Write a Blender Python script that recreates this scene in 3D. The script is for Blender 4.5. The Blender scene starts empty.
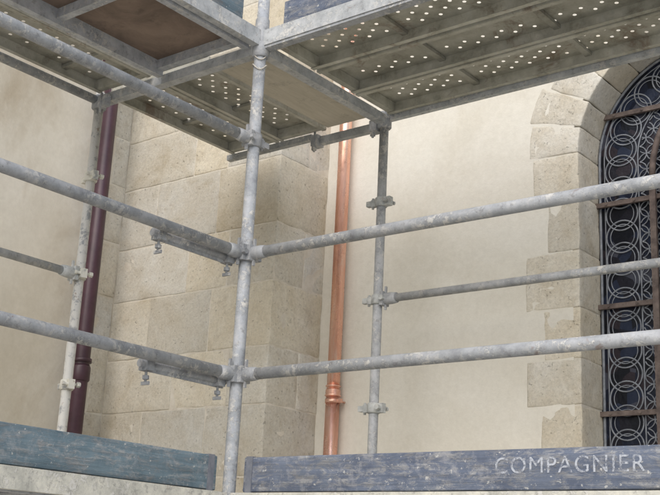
import bpy, math, random
from mathutils import Vector, Matrix, noise
random.seed(7)
scene=bpy.context.scene
V=Vector

# ---------------------------------------------------------------- builder
class MB:
    def __init__(s): s.v=[];s.f=[];s.c=[];s.m=[];s.s=[]
    def face(s,idx,col,mi,sm): s.f.append(idx);s.c.append(col);s.m.append(mi);s.s.append(sm)
    def box(s,a,b,col=(1,1,1),mi=0):
        x0,y0,z0=[min(a[i],b[i]) for i in range(3)];x1,y1,z1=[max(a[i],b[i]) for i in range(3)]
        n=len(s.v)
        s.v+=[V(p) for p in((x0,y0,z0),(x1,y0,z0),(x1,y1,z0),(x0,y1,z0),(x0,y0,z1),(x1,y0,z1),(x1,y1,z1),(x0,y1,z1))]
        for q in((0,3,2,1),(4,5,6,7),(0,1,5,4),(1,2,6,5),(2,3,7,6),(3,0,4,7)):
            s.face([n+i for i in q],col,mi,False)
    def obox(s,c,ax,ay,az,col=(1,1,1),mi=0):
        c=V(c);ax=V(ax);ay=V(ay);az=V(az);n=len(s.v)
        for k in((-1,-1,-1),(1,-1,-1),(1,1,-1),(-1,1,-1),(-1,-1,1),(1,-1,1),(1,1,1),(-1,1,1)):
            s.v.append(c+ax*k[0]+ay*k[1]+az*k[2])
        for q in((0,3,2,1),(4,5,6,7),(0,1,5,4),(1,2,6,5),(2,3,7,6),(3,0,4,7)):
            s.face([n+i for i in q],col,mi,False)
    def path(s,pts,rad,seg=16,col=(1,1,1),mi=0,caps=True,closed=False,smooth=True,sx=1.0,ref=None):
        pts=[V(p) for p in pts];N=len(pts)
        rads=rad if isinstance(rad,(list,tuple)) else [rad]*N
        base=len(s.v)
        for i,p in enumerate(pts):
            if closed: t=(pts[(i+1)%N]-pts[i-1]).normalized()
            else: t=(pts[min(i+1,N-1)]-pts[max(i-1,0)]).normalized()
            r=ref or (V((0,0,1)) if abs(t.z)<.9 else V((1,0,0)))
            a=t.cross(V(r)).normalized();b=t.cross(a).normalized()
            for k in range(seg):
                th=2*math.pi*(k+.5)/seg
                s.v.append(p+a*(math.cos(th)*rads[i])+b*(math.sin(th)*rads[i]*sx))
        M=N if closed else N-1
        for i in range(M):
            for k in range(seg):
                A=base+i*seg+k;B=base+i*seg+(k+1)%seg;j=(i+1)%N
                C=base+j*seg+(k+1)%seg;D=base+j*seg+k
                s.face([A,B,C,D],col,mi,smooth)
        if caps and not closed:
            s.face([base+k for k in range(seg)][::-1],col,mi,False)
            s.face([base+(N-1)*seg+k for k in range(seg)],col,mi,False)
    def tube(s,a,b,r,seg=20,**k): s.path([a,b],r,seg,**k)
    def rblock(s,a,b,col,r=.008,cell=.05,amp=.004,mi=0,fn=None,seed=0.):
        a=V(a);b=V(b)
        def ticks(lo,hi):
            L=hi-lo;rr=min(r,L*.3);n=max(1,int((L-2*rr)/cell))
            t=[lo,lo+rr*.35,lo+rr]+[lo+rr+(L-2*rr)*i/n for i in range(1,n)]+[hi-rr,hi-rr*.35,hi]
            return t
        T=[ticks(a[i],b[i]) for i in range(3)]
        def proj(p):
            q=V([min(max(p[i],a[i]+r),b[i]-r) for i in range(3)])
            d=p-q
            if d.length>1e-9: p=q+d.normalized()*min(r,d.length)
            n=noise.noise_vector(p*9+V((seed,0,0)))*amp+noise.noise_vector(p*28+V((seed,3,0)))*amp*.45
            p=p+n
            return fn(p) if fn else p
        for ax in range(3):
            u,w=(ax+1)%3,(ax+2)%3
            for side in(0,1):
                base=len(s.v);nu=len(T[u]);nw=len(T[w])
                for i in range(nu):
                    for j in range(nw):
                        p=V((0,0,0));p[ax]=(a,b)[side][ax];p[u]=T[u][i];p[w]=T[w][j]
                        s.v.append(proj(p))
                for i in range(nu-1):
                    for j in range(nw-1):
                        q=[base+i*nw+j,base+(i+1)*nw+j,base+(i+1)*nw+j+1,base+i*nw+j+1]
                        if side==0:q=q[::-1]
                        s.face(q,col,mi,True)
    def obj(s,name,mats,parent=None):
        me=bpy.data.meshes.new(name)
        me.from_pydata([tuple(p) for p in s.v],[],s.f)
        for m in mats: me.materials.append(m)
        me.polygons.foreach_set('material_index',s.m)
        me.polygons.foreach_set('use_smooth',s.s)
        ca=me.color_attributes.new('Col','FLOAT_COLOR','CORNER')
        data=[]
        for f,c in zip(s.f,s.c):
            for _ in f: data+=[c[0],c[1],c[2],1.]
        ca.data.foreach_set('color',data)
        me.update()
        o=bpy.data.objects.new(name,me);scene.collection.objects.link(o)
        if parent:o.parent=parent
        return o
def empty(name):
    o=bpy.data.objects.new(name,None);scene.collection.objects.link(o);return o

# ---------------------------------------------------------------- materials
class NT:
    def __init__(s,name):
        s.m=bpy.data.materials.new(name);s.m.use_nodes=True;s.t=s.m.node_tree
        s.b=s.t.nodes['Principled BSDF'];s.co=s.t.nodes.new('ShaderNodeTexCoord').outputs['Object']
    def n(s,typ,**k):
        nd=s.t.nodes.new(typ)
        for a,b in k.items(): setattr(nd,a,b)
        return nd
    def l(s,a,b): s.t.links.new(a,b)
    def mapped(s,scale,rot=(0,0,0)):
        m=s.n('ShaderNodeMapping');m.inputs['Scale'].default_value=scale;m.inputs['Rotation'].default_value=rot
        s.l(s.co,m.inputs['Vector']);return m.outputs[0]
    def noise(s,scale,detail=4,rough=.6,vec=None,dist=0):
        n=s.n('ShaderNodeTexNoise');n.inputs['Scale'].default_value=scale;n.inputs['Detail'].default_value=min(detail,5)
        n.inputs['Roughness'].default_value=rough;n.inputs['Distortion'].default_value=dist
        s.l(vec or s.co,n.inputs['Vector']);return n.outputs['Fac']
    def voro(s,scale,vec=None,out='Distance',feature='F1'):
        n=s.n('ShaderNodeTexVoronoi');n.feature=feature;n.inputs['Scale'].default_value=scale
        s.l(vec or s.co,n.inputs['Vector']);return n.outputs[out]
    def ramp(s,fac,stops,interp='LINEAR'):
        r=s.n('ShaderNodeValToRGB');r.color_ramp.interpolation=interp
        e=r.color_ramp.elements
        while len(e)<len(stops): e.new(.5)
        for el,(p,c) in zip(e,stops):
            el.position=p;el.color=(c,c,c,1) if isinstance(c,(int,float)) else (*c,1)
        s.l(fac,r.inputs[0]);return r.outputs[0]
    def mix(s,fac,a,b,mode='MIX'):
        n=s.n('ShaderNodeMix');n.data_type='RGBA';n.blend_type=mode
        for inp,val in((n.inputs[0],fac),(n.inputs[6],a),(n.inputs[7],b)):
            if isinstance(val,(int,float)): inp.default_value=val
            elif isinstance(val,tuple): inp.default_value=(*val,1)
            else: s.l(val,inp)
        return n.outputs[2]
    def scale(s,v,k): return s.mix(1,v,(k,k,k),'MULTIPLY')
    def attr(s):
        a=s.n('ShaderNodeVertexColor');a.layer_name='Col';return a.outputs[0]
    def bump(s,h,strength=.3,dist=.01,prev=None):
        b=s.n('ShaderNodeBump');b.inputs['Strength'].default_value=strength;b.inputs['Distance'].default_value=dist
        s.l(h,b.inputs['Height'])
        if prev: s.l(prev,b.inputs['Normal'])
        return b.outputs[0]
    def out(s,col=None,rough=None,metal=None,nrm=None,spec=None):
        for k,v in(('Base Color',col),('Roughness',rough),('Metallic',metal),('Normal',nrm),('Specular IOR Level',spec)):
            if v is None: continue
            i=s.b.inputs[k]
            if isinstance(v,(int,float)): i.default_value=v
            elif isinstance(v,tuple): i.default_value=(*v,1)
            else: s.l(v,i)
        return s.m

def mat_galv():
    t=NT('galvanised_steel')
    c=t.ramp(t.noise(11,5,.7),[(.3,(.26,.272,.285)),(.5,(.38,.395,.41)),(.7,(.50,.51,.52))])
    c=t.mix(1,c,t.attr(),'MULTIPLY')
    dark=t.ramp(t.noise(34,4,.75),[(.34,1.),(.45,0.)])
    c=t.mix(t.scale(dark,.5),c,(.18,.175,.17))
    sp=t.ramp(t.noise(30,5,.78,dist=.3),[(.52,0.),(.57,1.)])
    big=t.ramp(t.noise(4.2,3,.6),[(.40,0.),(.58,1.)])
    spm=t.mix(1,sp,big,'MULTIPLY')
    c=t.mix(t.scale(spm,.85),c,(.66,.645,.60))
    rust=t.ramp(t.noise(13,4,.7,dist=.8),[(.66,0.),(.74,1.)])
    c=t.mix(t.scale(rust,.6),c,(.22,.14,.10))
    return t.out(c,t.ramp(t.noise(15),[(.3,.58),(.7,.82)]),.08,t.bump(spm,.5,.004,t.bump(t.noise(70,4,.7),.4,.004)),.4)
def mat_plaster_splashed():
    t=NT('mortar_splashed_steel')
    sp=t.ramp(t.noise(20,5,.7),[(.38,0.),(.48,1.)])
    c=t.mix(sp,(.34,.35,.36),(.66,.65,.61))
    rust=t.ramp(t.noise(16,5,.7),[(.62,0.),(.70,1.)])
    c=t.mix(rust,c,(.25,.16,.10));c=t.mix(1,c,t.attr(),'MULTIPLY')
    return t.out(c,.75,0.1,t.bump(t.noise(55,4,.7),.5,.005))
def mat_deck():
    t=NT('grimy_deck_steel')
    c=t.ramp(t.noise(6,5,.75),[(.28,(.21,.20,.16)),(.45,(.38,.37,.31)),(.60,(.47,.46,.40)),(.8,(.56,.55,.51))])
    st=t.ramp(t.noise(3.4,5,.8,None,1.2),[(.56,0.),(.67,1.)])
    c=t.mix(t.scale(st,.65),c,(.18,.12,.08))
    c=t.mix(1,c,t.attr(),'MULTIPLY')
    return t.out(c,.6,.1,t.bump(t.noise(45,4,.7),.3,.004))
def mat_ply(name,a,b,sc):
    t=NT(name)
    c=t.ramp(t.noise(4,5,.7,t.mapped(sc),.6),[(.3,a),(.7,b)])
    sp=t.ramp(t.noise(9,5,.75),[(.56,0.),(.70,1.)])
    c=t.mix(t.scale(sp,.5),c,tuple(x*.5 for x in a))
    return t.out(c,.8,0,t.bump(t.noise(25,4,.7,t.mapped(sc)),.3,.004))
def mat_wall(name,cols,stain,stainamt):
    t=NT(name)
    c=t.ramp(t.noise(1.1,5,.65,dist=.5),[(.3,cols[0]),(.5,cols[1]),(.7,cols[2])])
    s1=t.ramp(t.noise(1.1,5,.72,t.mapped((1,1,.8)),.7),[(.47,0.),(.70,1.)])
    c=t.mix(t.scale(s1,stainamt),c,stain)
    c=t.mix(.35,c,t.ramp(t.noise(30,5,.8),[(.3,(.80,.79,.76)),(.7,(1.1,1.1,1.09))]),'MULTIPLY')
    h=t.noise(80,5,.8);h2=t.noise(5,3,.5)
    return t.out(c,.93,0,t.bump(h,.35,.004,t.bump(h2,.35,.02)),.15)
def mat_stone():
    t=NT('limestone')
    c=t.ramp(t.noise(3,5,.7,dist=.4),[(.28,(.50,.44,.335)),(.43,(.60,.555,.46)),(.6,(.66,.63,.55)),(.8,(.72,.70,.645))])
    c=t.mix(1,c,t.attr(),'MULTIPLY')
    dk=t.ramp(t.noise(6,5,.88),[(.53,0.),(.68,1.)])
    c=t.mix(t.scale(dk,.45),c,(.41,.35,.26))
    fine=t.ramp(t.noise(60,5,.85),[(.34,.70),(.58,1.04)])
    c=t.mix(.6,c,fine,'MULTIPLY')
    pit=t.ramp(t.noise(46,3,.6),[(.30,0.),(.37,1.)])
    c=t.mix(.34,c,pit,'MULTIPLY')
    n=t.bump(pit,.45,.006);n=t.bump(t.noise(28,5,.83),.6,.009,n)
    return t.out(c,.95,0,n,.1)
def mat_mortar():
    t=NT('lime_mortar')
    c=t.ramp(t.noise(14,5,.7),[(.3,(.56,.51,.42)),(.7,(.70,.665,.59))])
    return t.out(c,.95,0,t.bump(t.noise(60,4,.7),.6,.005),.1)
def mat_bluewood(name,blue1,blue2,axis,wear):
    t=NT(name)
    sc=(1.2,30,30) if axis=='x' else (30,1.2,30)
    wv=t.noise(1.6,5,.75,t.mapped(sc),.3)
    wood=t.ramp(wv,[(.3,(.16,.16,.16)),(.5,(.28,.28,.275)),(.7,(.42,.42,.41))])
    blue=t.ramp(t.noise(6,5,.75),[(.3,blue1),(.7,blue2)])
    sc2=(5.,14,14) if axis=='x' else (14,5.,14)
    m=t.ramp(t.noise(1.9,5,.85,t.mapped(sc2),.5),[(wear,0.),(wear+.14,1.)])
    c=t.mix(t.scale(m,.8),blue,wood)
    c=t.mix(.6,c,t.ramp(wv,[(.3,.5),(.7,1.3)]),'MULTIPLY')
    dirt=t.ramp(t.noise(13,5,.8),[(.53,0.),(.66,1.)])
    c=t.mix(t.scale(dirt,.4),c,(.40,.40,.40))
    sp=t.ramp(t.noise(50,3,.6),[(.65,0.),(.69,1.)])
    c=t.mix(t.scale(sp,.65),c,(.60,.59,.55))
    return t.out(c,.8,0,t.bump(wv,.7,.006,t.bump(m,.3,.003)))
def mat_copper():
    t=NT('new_copper')
    c=t.ramp(t.noise(2.5,5,.7,t.mapped((4,4,.6)),.8),[(.3,(.62,.31,.22)),(.5,(.86,.49,.37)),(.7,(.94,.66,.54))])
    w=t.ramp(t.noise(5,5,.75,t.mapped((3,3,.7)),.5),[(.53,0.),(.66,1.)])
    c=t.mix(t.scale(w,.5),c,(.87,.75,.68))
    return t.out(c,t.ramp(t.noise(9,4),[(.3,.20),(.7,.42)]),.85,t.bump(t.noise(4,3,.5),.4,.012))
def mat_simple(name,a,b,scale,rough,metal=0,bs=.2):
    t=NT(name)
    c=t.ramp(t.noise(scale,5,.7),[(.3,a),(.7,b)])
    return t.out(c,rough,metal,t.bump(t.noise(scale*5,4,.7),bs,.004))
def mat_glass():
    t=NT('stained_glass')
    v=t.n('ShaderNodeTexVoronoi');v.inputs['Scale'].default_value=13
    t.l(t.co,v.inputs['Vector'])
    sep=t.n('ShaderNodeSeparateColor');t.l(v.outputs['Color'],sep.inputs[0])
    c=t.ramp(sep.outputs[0],[(0,(.004,.005,.009)),(.3,(.007,.010,.022)),(.5,(.010,.010,.016)),(.68,(.022,.017,.022)),(.80,(.014,.020,.040)),(.92,(.045,.048,.065))],'CONSTANT')
    return t.out(c,.30,0,t.bump(t.noise(14,3,.6),.6,.008),.25)

GALV=mat_galv();SPL=mat_plaster_splashed();DECK=mat_deck()
PLYB=mat_ply('brown_plywood',(.15,.11,.085),(.30,.225,.175),(1,1,1))
PLYT=mat_ply('pale_plywood',(.48,.44,.35),(.60,.555,.46),(8,1,8))
WALLR=mat_wall('cream_render',[(.66,.63,.55),(.72,.695,.62),(.76,.74,.675)],(.58,.54,.45),.45)
WALLL=mat_wall('tan_render',[(.58,.535,.44),(.66,.62,.53),(.72,.685,.60)],(.43,.36,.26),.65)
STONE=mat_stone();MORT=mat_mortar()
COP=mat_copper()
PURP=mat_simple('maroon_paint',(.035,.015,.022),(.075,.033,.048),6,.40)
BLUE_R=mat_bluewood('blue_painted_wood',(.080,.10,.15),(.16,.19,.25),'x',.48)
BLUE_L=mat_bluewood('teal_painted_wood',(.10,.155,.19),(.19,.26,.30),'y',.48)
GLASS=mat_glass();LEAD=mat_simple('lead_came',(.11,.12,.14),(.27,.29,.32),20,.6,.0)
IRON=mat_simple('rusty_iron',(.055,.040,.036),(.18,.14,.12),18,.75)
RUSTB=mat_simple('steel_strap',(.14,.155,.19),(.27,.28,.31),20,.5,.3)
STRING=mat_simple('pale_twine',(.5,.47,.4),(.7,.67,.6),30,.9)
GROUND=mat_simple('pale_gravel_ground',(.42,.405,.375),(.58,.565,.53),3,.95,0,.8)
ROOF=mat_simple('slate',(.06,.065,.075),(.13,.135,.145),5,.7)

# ---------------------------------------------------------------- key dims
H0=2.0            # walking level of lower lift
HU=4.07           # underside of upper lift
WR=1.02; WL=1.16  # widths of the two wings
YW=1.665          # render face of right wall
XL=-2.30          # face of left wall
YB=1.20; XB=-.896 # buttress front / right edge
CX,CZ,RO=1.43,3.94,.60   # window arch
SILL=1.75

# ---------------------------------------------------------------- church
church=empty('church_building')
mb=MB()
top=6.6;yb=YW+.5
R2=RO+.04
def q(mb,pts,mi=0,col=(1,1,1)):
    n=len(mb.v);mb.v+=[V(p) for p in pts];mb.face(list(range(n,n+len(pts))),col,mi,False)
q(mb,[(XL-.0,YW,0),(CX-R2,YW,0),(CX-R2,YW,top),(XL,YW,top)])
q(mb,[(CX+R2,YW,0),(7,YW,0),(7,YW,top),(CX+R2,YW,top)])
q(mb,[(CX-R2,YW,0),(CX+R2,YW,0),(CX+R2,YW,SILL-.1),(CX-R2,YW,SILL-.1)])
K=32
for i in range(K):
    a0=math.pi-math.pi*i/K;a1=math.pi-math.pi*(i+1)/K
    x0,z0=CX+R2*math.cos(a0),CZ+R2*math.sin(a0);x1,z1=CX+R2*math.cos(a1),CZ+R2*math.sin(a1)
    q(mb,[(x0,YW,z0),(x1,YW,z1),(x1,YW,top),(x0,YW,top)])
    q(mb,[(x0,YW,z0),(x0,yb,z0),(x1,yb,z1),(x1,YW,z1)])
for x in(CX-R2,CX+R2): q(mb,[(x,YW,SILL-.1),(x,yb,SILL-.1),(x,yb,CZ),(x,YW,CZ)])
q(mb,[(CX-R2,YW,SILL-.1),(CX-R2,yb,SILL-.1),(CX+R2,yb,SILL-.1),(CX+R2,YW,SILL-.1)])
q(mb,[(7,YW,0),(7,7,0),(7,7,top),(7,YW,top)])
mb.obj('nave_wall',[WALLR],church)
mb=MB()
mb.box((XL-.6,-7,0),(XL,YW+.3,top))
mb.obj('transept_wall',[WALLL],church)
mb=MB()
q(mb,[(XL-.3,YW-.3,top),(7.2,YW-.3,top),(7.2,5,top+2.4),(XL-.3,5,top+2.4)])
q(mb,[(XL+.25,-7.2,top+.01),(XL+.25,YW,top+.01),(-5.4,YW,top+2.4),(-5.4,-7.2,top+2.4)])
mb.obj('roof',[ROOF],church)

def tone(lo=.88,hi=1.06):
    k=random.uniform(lo,hi);w=random.uniform(-.02,.03)
    return (k*(1+w),k,k*(1-w*2.0))
# buttress
mb=MB()
mb.box((XL+.001,YB+.0025,0),(XB-.0025,YW+.05,5.9),mi=1)
ci=0
hs=[.36,.40,.33,.38,.37,.35,.41,.34,.39,.36,.42,.35,.37,.40,.34,.38,.36]
G=.004
z=0.
while z<5.8:
    h=hs[ci%len(hs)]
    z1=min(z+h,5.9)
    if ci%2==0: xs=[XL,XL+.42,XL+.95,XB]
    else: xs=[XL,XL+.64,XL+.64+.38,XB]
    xs=[xs[0]]+[x+random.uniform(-.09,.09) for x in xs[1:-1]]+[xs[-1]]
    for i in range(len(xs)-1):
        last=i==len(xs)-2
        dy=random.uniform(-.003,.001)
        yend=YB+.2
        if last: yend=YB+(.27 if ci%2 else .465)
        mb.rblock((xs[i]+G*.5,YB+dy,z+G*.5),(xs[i+1]-(0 if last else G*.5),yend-(G*.5),z1-G*.5),tone(),r=.008,cell=.035,amp=.0042,seed=ci*3+i)
        if last and ci%2:
            mb.rblock((XB-.3,YB+.27+G*.5,z+G*.5),(XB+random.uniform(-.002,.002),YW+.02,z1-G*.5),tone(),r=.008,cell=.035,amp=.0042,seed=ci*7)
    z=z1;ci+=1
# sloped capping
n=len(mb.v)
pts=[(XL,YB-.05,5.9),(XB+.05,YB-.05,5.9),(XB+.05,YW,5.9),(XL,YW,5.9),(XL,YB-.05,5.98),(XB+.05,YB-.05,5.98),(XB+.05,YW,6.4),(XL,YW,6.4)]
mb.v+=[V(p) for p in pts]
for f in((0,3,2,1),(4,5,6,7),(0,1,5,4),(1,2,6,5),(2,3,7,6),(3,0,4,7)): mb.face([n+i for i in f],(.9,.9,.88),0,False)
mb.obj('stone_buttress',[STONE,MORT],church)

# stone bonding on transept wall beside the corner
mb=MB();z=0;ci=0
while z<5.9:
    h=hs[(ci+3)%len(hs)]
    L=.16 if ci%2 else .33
    mb.rblock((XL-.2,YB-L+.04*random.random(),z+.003),(XL+.003,YB-.001,z+h-.003),tone(.9,1.02),r=.008,cell=.05,amp=.004,seed=ci+50)
    z+=h;ci+=1
mb.obj('corner_stones',[STONE],church)

# window surround
mb=MB();z=SILL;ci=0
yf=YW-.0025;yr=YW+.27
zs=[];zz=CZ
while zz>SILL+.05:
    hh=random.choice([.27,.31,.34,.24]);zs.append((max(SILL,zz-hh),zz));zz-=hh
for ci,(z0,z1) in enumerate(zs):
    for sgn in(-1,1):
        w=(.21 if ci%2 else .29)+random.uniform(-.03,.03)
        xi=CX+sgn*RO;xo=CX+sgn*(RO+w)
        mb.rblock((min(xi,xo),yf+random.uniform(-.001,.001),z0+.0015),(max(xi,xo),yr,z1-.0015),tone(.94,1.05),r=.009,cell=.035,amp=.005,seed=ci*5+sgn)
nv=13
for i in range(nv):
    a0=math.pi*i/nv+.002;a1=math.pi*(i+1)/nv-.002
    ro=RO+random.uniform(.26,.33)
    def fn(p):
        th=p.x/RO;r=p.z
        return V((CX+r*math.cos(th),p.y,CZ+r*math.sin(th)))
    mb.rblock((a0*RO,yf,RO),(a1*RO,yr,ro),tone(.94,1.05),r=.009,cell=.035,amp=.0045,fn=fn,seed=i*2)
mb.rblock((CX-RO-.1,YW-.07,SILL-.14),(CX+RO+.1,yr,SILL),(1,1,1),r=.015)
for sgn in(-1,1): mb.box((CX+sgn*(RO+.004),YW+.004,SILL),(CX+sgn*(RO+.05),yr,CZ),mi=1)
mb.obj('window_surround',[STONE,MORT],church)

# window
win=empty('arched_window');win.parent=church
yg=YW+.245
mb=MB();n=len(mb.v)
arc=[(CX+(RO+.02)*math.cos(math.pi*i/40),yg,CZ+(RO+.02)*math.sin(math.pi*i/40)) for i in range(41)]
pts=[(CX+RO+.02,yg,SILL-.02)]+arc+[(CX-RO-.02,yg,SILL-.02)]
q(mb,pts);mb.obj('leaded_glass',[GLASS],win)
mb=MB();yl=yg-.003
def inside(x,z,R=RO-.005):
    if z<SILL: return False
    if z<=CZ: return abs(x-CX)<=R
    return (x-CX)**2+(z-CZ)**2<=R*R
def polyline(pts,r=.0045,cl=False,R=RO-.005):
    run=[]
    for p in pts+([pts[0]] if cl else []):
        if inside(p[0],p[1],R): run.append((p[0],yl,p[1]))
        else:
            if len(run)>1: mb.path(run,r,6,caps=False,ref=(0,1,0))
            run=[]
    if len(run)>1: mb.path(run,r,6,caps=False,ref=(0,1,0))
def circ(cx,cz,r,w=.0045,R=RO-.005,n=32):
    polyline([(cx+r*math.cos(2*math.pi*i/n),cz+r*math.sin(2*math.pi*i/n)) for i in range(n)],w,True,R)
def outline(r,w):
    pts=[(CX-r,SILL+.01)]+[(CX-r,CZ-.01)]+[(CX+r*math.cos(math.pi-math.pi*i/50),CZ+r*math.sin(math.pi-math.pi*i/50)) for i in range(51)]+[(CX+r,SILL+.01)]
    mb.path([(x,yl,zz) for x,zz in pts],w,6,caps=False,ref=(0,1,0))
outline(RO-.012,.008);outline(RO-.040,.0032)
ring=RO-.135
for i in range(12):
    a=math.pi*(i+.5)/12
    circ(CX+ring*math.cos(a),CZ+ring*math.sin(a),.090,.0045)
    circ(CX+ring*math.cos(a),CZ+ring*math.sin(a),.068,.0028)
zz=CZ-.06;k=0
while zz>SILL:
    for sg in(-1,1):
        circ(CX+sg*ring,zz,.090,.0045)
        circ(CX+sg*ring,zz,.068,.0028)
    zz-=.125;k+=1
outline(RO-.235,.0045)
Rin=RO-.24
zz=SILL;k=0
while zz<CZ+RO:
    for j in range(-4,5):
        cx=CX+j*.18+(.09 if k%2 else 0)
        for dx,dz in((.045,0),(-.045,0),(0,.045),(0,-.045)):
            circ(cx+dx,zz+dz,.045,.0036,Rin,18)
    zz+=.09;k+=1
mb.obj('lead_cames',[LEAD],win)
mb=MB();yi=yg-.035
for zb in(1.98,2.55,3.12,3.69,4.2):
    hw=RO if zb<=CZ else math.sqrt(RO*RO-(zb-CZ)**2)
    mb.box((CX-hw-.02,yi,zb-.013),(CX+hw+.02,yi+.02,zb+.013))
    x=CX-hw+.06
    while x<CX+hw:
        mb.tube((x,yi-.008,zb),(x,yi+.03,zb),.008,8);x+=.16
for sg in(-1,1):
    mb.box((CX+sg*.27-.016,yi-.022,SILL),(CX+sg*.27+.016,yi-.002,CZ-.15))
    mb.box((CX+sg*.22-.008,yi-.020,SILL),(CX+sg*.22+.008,yi-.004,CZ-.15))
pts=[(CX+.27*math.cos(math.pi*i/30),yi-.012,CZ-.15+.42*math.sin(math.pi*i/30)) for i in range(31)]
mb.path(pts,.017,8,ref=(0,1,0))
mb.obj('iron_bars',[IRON],win)

# ---------------------------------------------------------------- downpipes
cp=empty('copper_downpipe');mb=MB();px,py=-.725,1.600
mb.path([(px,py,.15),(px,py,2.72)],.042,28);mb.path([(px,py,2.70),(px,py,6.4)],.039,28)
for zc in(2.715,4.75):
    mb.path([(px,py,zc-.028),(px,py,zc-.022),(px,py,zc-.016),(px,py,zc+.010),(px,py,zc+.018)],[.043,.050,.045,.045,.040],28)
    mb.path([(px,py,zc+.028),(px,py,zc+.034),(px,py,zc+.040)],[.040,.048,.040],28)
for zc in(2.66,4.70,.7):
    mb.tube((px+.04,py,zc),(px+.04,YW,zc),.006,8)
    mb.path([(px,py,zc-.012),(px,py,zc+.012)],.046,28)
    mb.box((px+.042,py-.012,zc-.012),(px+.070,py+.004,zc+.012))
mb.obj('pipe',[COP],cp)
pp=empty('maroon_downpipe');mb=MB();px,py=-2.19,.905
mb.path([(px,py,.1),(px,py,6.3)],.05,24)
for zc in(2.82,4.9,1.0):
    mb.path([(px,py,zc-.06),(px,py,zc-.05),(px,py,zc+.03),(px,py,zc+.045)],[.052,.060,.060,.052],24)
    mb.path([(px,py,zc+.06),(px,py,zc+.085)],.062,24)
    mb.box((XL,py-.02,zc+.06),(px,py+.02,zc+.085))
mb.obj('pipe',[PURP],pp)

# ---------------------------------------------------------------- scaffold
sc=empty('metal_scaffolding')
TR=.0265
posts={'c':(0,0),'r':(0,WR),'l':(-WL,0),'fr':(2.75,0),'br':(2.75,WR),'fl':(0,-2.75),'bl':(-WL,-2.75),'bb':(-WL,WR)}
mb=MB();ms=MB()
for k,(x,y) in posts.items():
    tgt=ms if k in('l','bl') else mb
    col=(1,1,1) if k!='c' else (1.05,1.07,1.1)
    topz=5.4 if k in('c','fr','fl') else 4.12
    if k=='bb': topz=1.9
    tgt.tube((x,y,.06),(x,y,topz),TR*(1.08 if k=='c' else .93),24,col=col)
    mb.box((x-.08,y-.08,.0),(x+.08,y+.08,.012));mb.tube((x,y,.012),(x,y,.1),.018)
    if k=='c':
        mb.path([(x,y,4.05),(x,y,4.06),(x,y,4.22),(x,y,4.23)],[.029,.034,.034,.029],24)
def nut(b,p,ax,r=.016,h=.02,col=(.9,.9,.9)):
    p=V(p);ax=V(ax).normalized();b.path([p,p+ax*h],r,6,col=col,smooth=False)
def collar(b,x,y,z,r=.036,h=.05,col=(.95,.95,.95)):
    b.path([(x,y,z-h/2),(x,y,z-h/2+.006),(x,y,z+h/2-.006),(x,y,z+h/2)],[r-.005,r,r,r-.005],20,col=col)
def coupler(b,x,y,z,d1,d2,col=(.95,.95,.95)):
    # scaffold clamp: two cheeks, hinge, T-bolt with nut
    d1=V(d1).normalized();d2=V(d2).normalized();up=V((0,0,1));c=V((x,y,z))
    collar(b,x,y,z,.035,.052,col)
    b.obox(c+d1*.045,d1*.018,d2*.016,up*.024,col)
    b.obox(c-d1*.045,d1*.016,d2*.012,up*.020,col)
    b.tube(c+d1*.050-d2*.035,c+d1*.050+d2*.035,.0075,10,col=col)
    nut(b,c+d1*.050+d2*.030,d2,.014,.018,col);nut(b,c+d1*.050-d2*.036,-d2,.011,.010,col)
    b.tube(c-d1*.055-up*.030,c-d1*.055+up*.030,.007,10,col=col)
    b.obox(c-d1*.075,d1*.016,d2*.014,up*.014,col)
def railend(b,p,d,col=(.9,.9,.9)):
    # forged hook + wedge on the tube end; p on post axis, d = direction of tube
    p=V(p);d=V(d).normalized();sd=V((-d.y,d.x,0));up=V((0,0,1))
    b.path([p+d*.026,p+d*.05,p+d*.09,p+d*.12],[.022,.031,.031,.0275],12,col=col)
    b.obox(p+d*.040,d*.011,sd*.030,up*.036,col)
    b.obox(p+d*.050+up*.004,d*.005,sd*.006,up*.062,col)
hr=[.50,1.05];hl=[.50,1.05,1.60]
RR=.0255
for h in hr:
    mb.tube((.06,0,H0+h),(2.75,0,H0+h+.0),RR,20)
    railend(mb,(0,0,H0+h),(1,0,0))
    # continuing bay
    mb.tube((2.80,0,H0+h),(5.4,0,H0+h),RR,16)
for h in hl:
    mb.tube((0,-.06,H0+h),(0,-2.75,H0+h),RR,20);railend(mb,(0,0,H0+h),(0,-1,0))
for h in hl: collar(mb,0,0,H0+h,.037,.07,(.82,.82,.82))
coupler(mb,0,0,H0+1.60,(0,-1,0),(1,0,0))
coupler(mb,0,0,H0+1.05,(0,-1,0),(1,0,0),(.75,.75,.75))
# inner rails
mb.tube((.055,WR,H0+1.065),(2.75,WR,H0+1.065),.021,20);railend(mb,(0,WR,H0+1.065),(1,0,0))
mb.tube((-WL,-.05,H0+1.10),(-WL,-2.75,H0+1.10),.021,20,col=(1.3,1.3,1.28));railend(mb,(-WL,0,H0+1.10),(0,-1,0),(1.3,1.3,1.25))
for h in(.50,1.065,1.60): coupler(mb,0,WR,H0+h,(1,0,0),(0,-1,0),(1.2,1.2,1.14))
for h in(.53,1.10,1.635): coupler(ms,-WL,0,H0+h,(1,-.3,0),(.3,1,0),(1.1,1.1,1.05))
for h in(.50,1.065,1.6):
    for k in('fr','fl'): collar(mb,posts[k][0],posts[k][1],H0+h,.038,.06)
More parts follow.
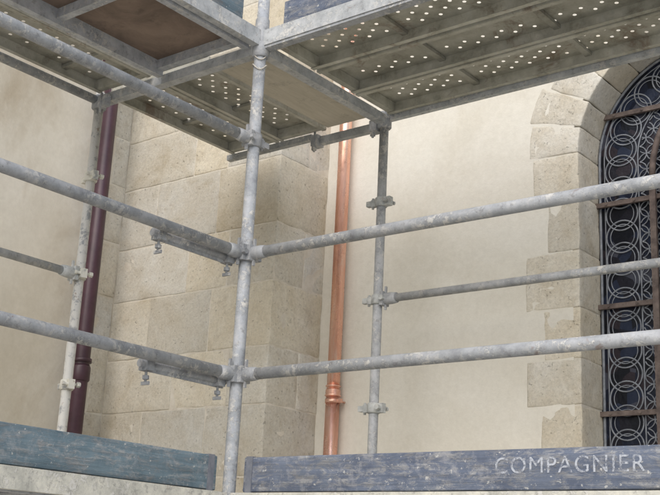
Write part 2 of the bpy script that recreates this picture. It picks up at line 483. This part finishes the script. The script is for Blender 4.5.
# short gate brackets beside the corner post (clamp + wing nut)
for h in(.505,1.06):
    a=V((-.045,-.03,H0+h-.035));b=V((-.055,-.52,H0+h-.035))
    mb.tube(a,b,.017,14,col=(.95,.95,.95))
    mb.obox((a+b)/2+V((0,0,-.012)),V((.004,0,0)),V((0,.24,0)),V((0,0,.018)),(.9,.9,.9))
    for t in(.08,.92):
        p=a.lerp(b,t)
        mb.obox(p,V((.026,0,0)),V((0,.020,0)),V((0,0,.027)),(1,1,1))
        mb.tube(p+V((.0,0,-.07)),p+V((0,0,.045)),.006,8)
        nut(mb,p+V((0,0,-.062)),(0,0,1),.014,.016)
        mb.obox(p+V((0,0,-.078)),V((.022,0,0)),V((0,.004,0)),V((0,0,.007)),(.9,.9,.9))
mb.obj('tubes_and_couplers',[GALV],sc);ms.obj('splashed_standards',[SPL],sc)

# decks ------------------------------------------------------------
def perf_plank(b,o,u,v,L,W,zt,holes=True,depth=.062,col=(1,1,1),mi=0,skip=None):
    o=V(o);u=V(u);v=V(v);up=V((0,0,1))
    m=.03;rows=6;cw=(W-2*m)/rows;nc=int(L/.05);cl=L/nc;r=.0095
    P=lambda a,bb,z=0:o+u*a+v*bb+up*(zt+z)
    def quad(a0,a1,b0,b1,cc):
        n=len(b.v);b.v+=[P(a0,b0),P(a1,b0),P(a1,b1),P(a0,b1)];b.face([n,n+1,n+2,n+3],cc,mi,False)
    quad(0,L,0,m,col);quad(0,L,W-m,W,col)
    for i in range(nc):
        for j in range(rows):
            a0,b0=i*cl,m+j*cw
            hole=holes and (i+j)%2==0 and i>1 and i<nc-2 and (i%11)>0 and not(skip and j in skip)
            if not hole: quad(a0,a0+cl,b0,b0+cw,col);continue
            ca,cb=a0+cl/2,b0+cw/2;n=len(b.v)
            outer=[(a0,b0),(ca,b0),(a0+cl,b0),(a0+cl,cb),(a0+cl,b0+cw),(ca,b0+cw),(a0,b0+cw),(a0,cb)]
            for x,y in outer:b.v.append(P(x,y))
            for kk in range(8):
                th=math.radians(225+45*kk);b.v.append(P(ca+r*math.cos(th),cb+r*math.sin(th)))
            for kk in range(8):
                k2=(kk+1)%8
                b.face([n+kk,n+k2,n+8+k2,n+8+kk],col,mi,False)
    # side flanges with returned lips
    for bb,sg in((0.,1),(W,-1)):
        c=P(L/2,bb+sg*.002,-depth/2);b.obox(c,u*(L/2),v*.002,up*(depth/2),tuple(x*1.15 for x in col),mi)
        c=P(L/2,bb+sg*.015,-depth);b.obox(c,u*(L/2),v*.012,up*.002,tuple(x*1.1 for x in col),mi)
    a=.55
    while a<L-.2:
        c=P(a,W/2,-.012);b.obox(c,u*.016,v*(W/2-.005),up*.009,tuple(x*.85 for x in col),mi);a+=.62
    for a in(.02,L-.02):
        c=P(a,W/2,-.03);b.obox(c,u*.018,v*(W/2-.006),up*.028,tuple(x*1.1 for x in col),mi)
def deck(name,zt,upper):
    b=MB()
    # right wing
    for i,y0 in enumerate((.045,.375,.700)):
        perf_plank(b,(.04,y0,0),(1,0,0),(0,1,0),2.66,.31,zt,skip=((2,3) if i==1 else None),col=(.95,.95,.93) if i==1 else (1.1,1.1,1.08))
        perf_plank(b,(2.80,y0,0),(1,0,0),(0,1,0),2.6,.31,zt)
    # left wing outer frame deck with plywood, inner perforated plank
    perf_plank(b,(-WL+.04,-2.70,0),(0,1,0),(1,0,0),2.66,.40,zt)
    b.box((-.66,-2.70,zt-.010),(-.04,-.04,zt),mi=1)
    for x0 in(-.665,-.075): b.box((x0,-2.70,zt-.085),(x0+.035,-.04,zt-.001),(1.25,1.25,1.25),2)
    for y0 in(-2.7,-2.05,-1.4,-.72,-.085): b.box((-.630,y0,zt-.06),(-.075,y0+.04,zt-.011),(1.2,1.2,1.2),2)
    # corner square
    perf_plank(b,(-WL+.04,.04,0),(0,1,0),(1,0,0),WR-.06,.38,zt)
    perf_plank(b,(-WL+.43,.04,0),(0,1,0),(1,0,0),WR-.06,.34,zt)
    b.box((-.372,.035,zt-.055),(-.035,WR-.03,zt-.015),mi=3)
    b.obj(name,[DECK,PLYB,GALV,PLYT],sc)
deck('upper_deck',HU+.085,True);deck('lower_deck',H0-.005,False)
b=MB()
for zt in(HU,H0-.09):
    # ledgers / transoms
    g=(1.2,1.2,1.17) if zt>3 else (1.5,1.42,1.2)
    b.box((.03,-.018,zt+.005),(2.75,.022,zt+.085),g)
    b.box((.03,-.012,zt-.008),(2.75,.034,zt+.0045),(1,1,1))
    b.box((-.022,-2.75,zt+.005),(.020,-.03,zt+.085),g)
    b.box((-.022,.03,zt-.028),(.028,WR,zt+.022),g)
    b.box((-WL,-.022,zt-.028),(-.03,.028,zt+.022),g)
    b.tube((-WL,-.03,zt),(-WL,-2.75,zt),.024,16);
    b.box((-.5,WR-.018,zt-.05),(-.02,WR+.018,zt-.006),(1,1,.97))
    b.box((.02,WR-.004,zt-.005),(2.75,WR+.026,zt+.085),(1.25,1.25,1.2))
    b.box((-WL,WR-.018,zt-.01),(-.5,WR+.018,zt+.022),(.95,.95,.92))
    for x,y in((0,WR),(-WL,0),(0,0)): collar(b,x,y,zt-.01,.040,.075)
    for x in(-.46,-.05):
        b.obox((x,WR-.01,zt-.03),(.024,0,0),(0,.03,0),(0,0,.032),(1,1,1))
        b.tube((x,WR-.035,zt-.10),(x,WR-.035,zt+.02),.007,8);nut(b,(x,WR-.035,zt-.09),(0,0,1),.016,.018)
    b.obox((-WL+.10,-.05,zt-.04),(.03,0,0),(0,.02,0),(0,0,.03),(1,1,1))
    b.tube((-WL+.10,-.07,zt-.11),(-WL+.10,-.07,zt),.007,8)
b.obj('ledgers_and_transoms',[GALV],sc)
# tie wire round the post head
b=MB()
for zc in(1.97,2.02): b.path([(math.cos(t)*.0335,math.sin(t)*.0335,H0+zc+.018*math.sin(t*2)) for t in [i*.35 for i in range(19)]],.003,5)
b.obj('twine',[STRING],sc)

# toe boards -------------------------------------------------------
def toe(name,a,bb,mat,axis,strap):
    e=empty(name);m=MB()
    a=V(a);bb=V(bb)
    m.rblock(a,bb,(1,1,1),r=.006,cell=.09,amp=.0010)
    m.obj('plank',[mat],e)
    m=MB()
    for s in strap:
        if axis=='x': m.box((s,a.y-.003,a.z-.005),(s+.035,bb.y+.003,bb.z+.003))
        else: m.box((a.x-.003,s,a.z-.005),(bb.x+.003,s+.035,bb.z+.003))
    m.obj('end_strap',[RUSTB],e)
    return e
tr=toe('wooden_toe_board',(.045,.035,H0+.002),(2.72,.065,H0+.148),BLUE_R,'x',[.06,2.66])
toe('wooden_toe_board.001',(-.066,-2.72,H0+.002),(-.036,-.045,H0+.148),BLUE_L,'y',[-.10,-2.70])
toe('wooden_toe_board.002',(.10,.035,HU+.09),(2.72,.065,HU+.24),BLUE_R,'x',[2.66])
toe('wooden_toe_board.003',(-.066,-2.72,HU+.09),(-.036,-.10,HU+.24),BLUE_L,'y',[-2.70])
cu=bpy.data.curves.new('stencil','FONT');cu.body='COMPAGNIER';cu.size=.082;cu.space_character=1.13
to=bpy.data.objects.new('stencil_tmp',cu);scene.collection.objects.link(to)
bpy.context.view_layer.update()
me=bpy.data.meshes.new_from_object(to.evaluated_get(bpy.context.evaluated_depsgraph_get()))
bpy.data.objects.remove(to)
st=bpy.data.objects.new('stencil_lettering',me);scene.collection.objects.link(st)
st.location=(1.27,.0325,H0+.062);st.rotation_euler=(math.pi/2,0,0);st.parent=tr
t=NT('worn_white_stencil')
mm=t.ramp(t.noise(22,5,.8),[(.42,.10),(.54,.9)])
t.b.inputs['Base Color'].default_value=(.50,.53,.58,1);t.b.inputs['Roughness'].default_value=.8
t.l(mm,t.b.inputs['Alpha'])
me.materials.clear();me.materials.append(t.m)

# ---------------------------------------------------------------- ground
b=MB();q(b,[(-400,-400,0),(400,-400,0),(400,400,0),(-400,400,0)]);b.obj('ground',[GROUND])

# ---------------------------------------------------------------- light
w=bpy.data.worlds.new('World');scene.world=w;w.use_nodes=True
nt=w.node_tree;bg=nt.nodes['Background'];sky=nt.nodes.new('ShaderNodeTexSky');sky.sky_type='NISHITA'
el,az=math.radians(40),math.radians(158)
sky.sun_disc=False;sky.sun_elevation=el;sky.sun_rotation=az;sky.dust_density=2.5;sky.air_density=1;sky.ozone_density=1.5
nt.links.new(sky.outputs[0],bg.inputs[0]);bg.inputs[1].default_value=.15
sd=V((math.sin(az)*math.cos(el),math.cos(az)*math.cos(el),math.sin(el)))
L=bpy.data.lights.new('sun','SUN');L.energy=2.1;L.angle=math.radians(75);L.color=(1,.98,.95)
lo=bpy.data.objects.new('sun',L);scene.collection.objects.link(lo);lo.rotation_euler=(-sd).to_track_quat('-Z','Y').to_euler()
lo.location=(5,-8,12)

# ---------------------------------------------------------------- camera
X=V((.7868,.1363,.6020)).normalized();Y=V((.6156,-.2496,-.7474));Y=(Y-X*Y.dot(X)).normalized();Z=X.cross(Y)
M=Matrix(((X.x,X.y,X.z),(Y.x,Y.y,Y.z),(Z.x,Z.y,Z.z))).to_4x4()
M.translation=V((3.339,-3.545,1.686))
cam=bpy.data.cameras.new('camera');co=bpy.data.objects.new('camera',cam);scene.collection.objects.link(co)
co.matrix_world=M;cam.sensor_width=36;cam.lens=36*1117/660;cam.clip_end=2000;cam.clip_start=.05
scene.camera=co
scene.view_settings.view_transform='Standard';scene.view_settings.look='None';scene.view_settings.exposure=0
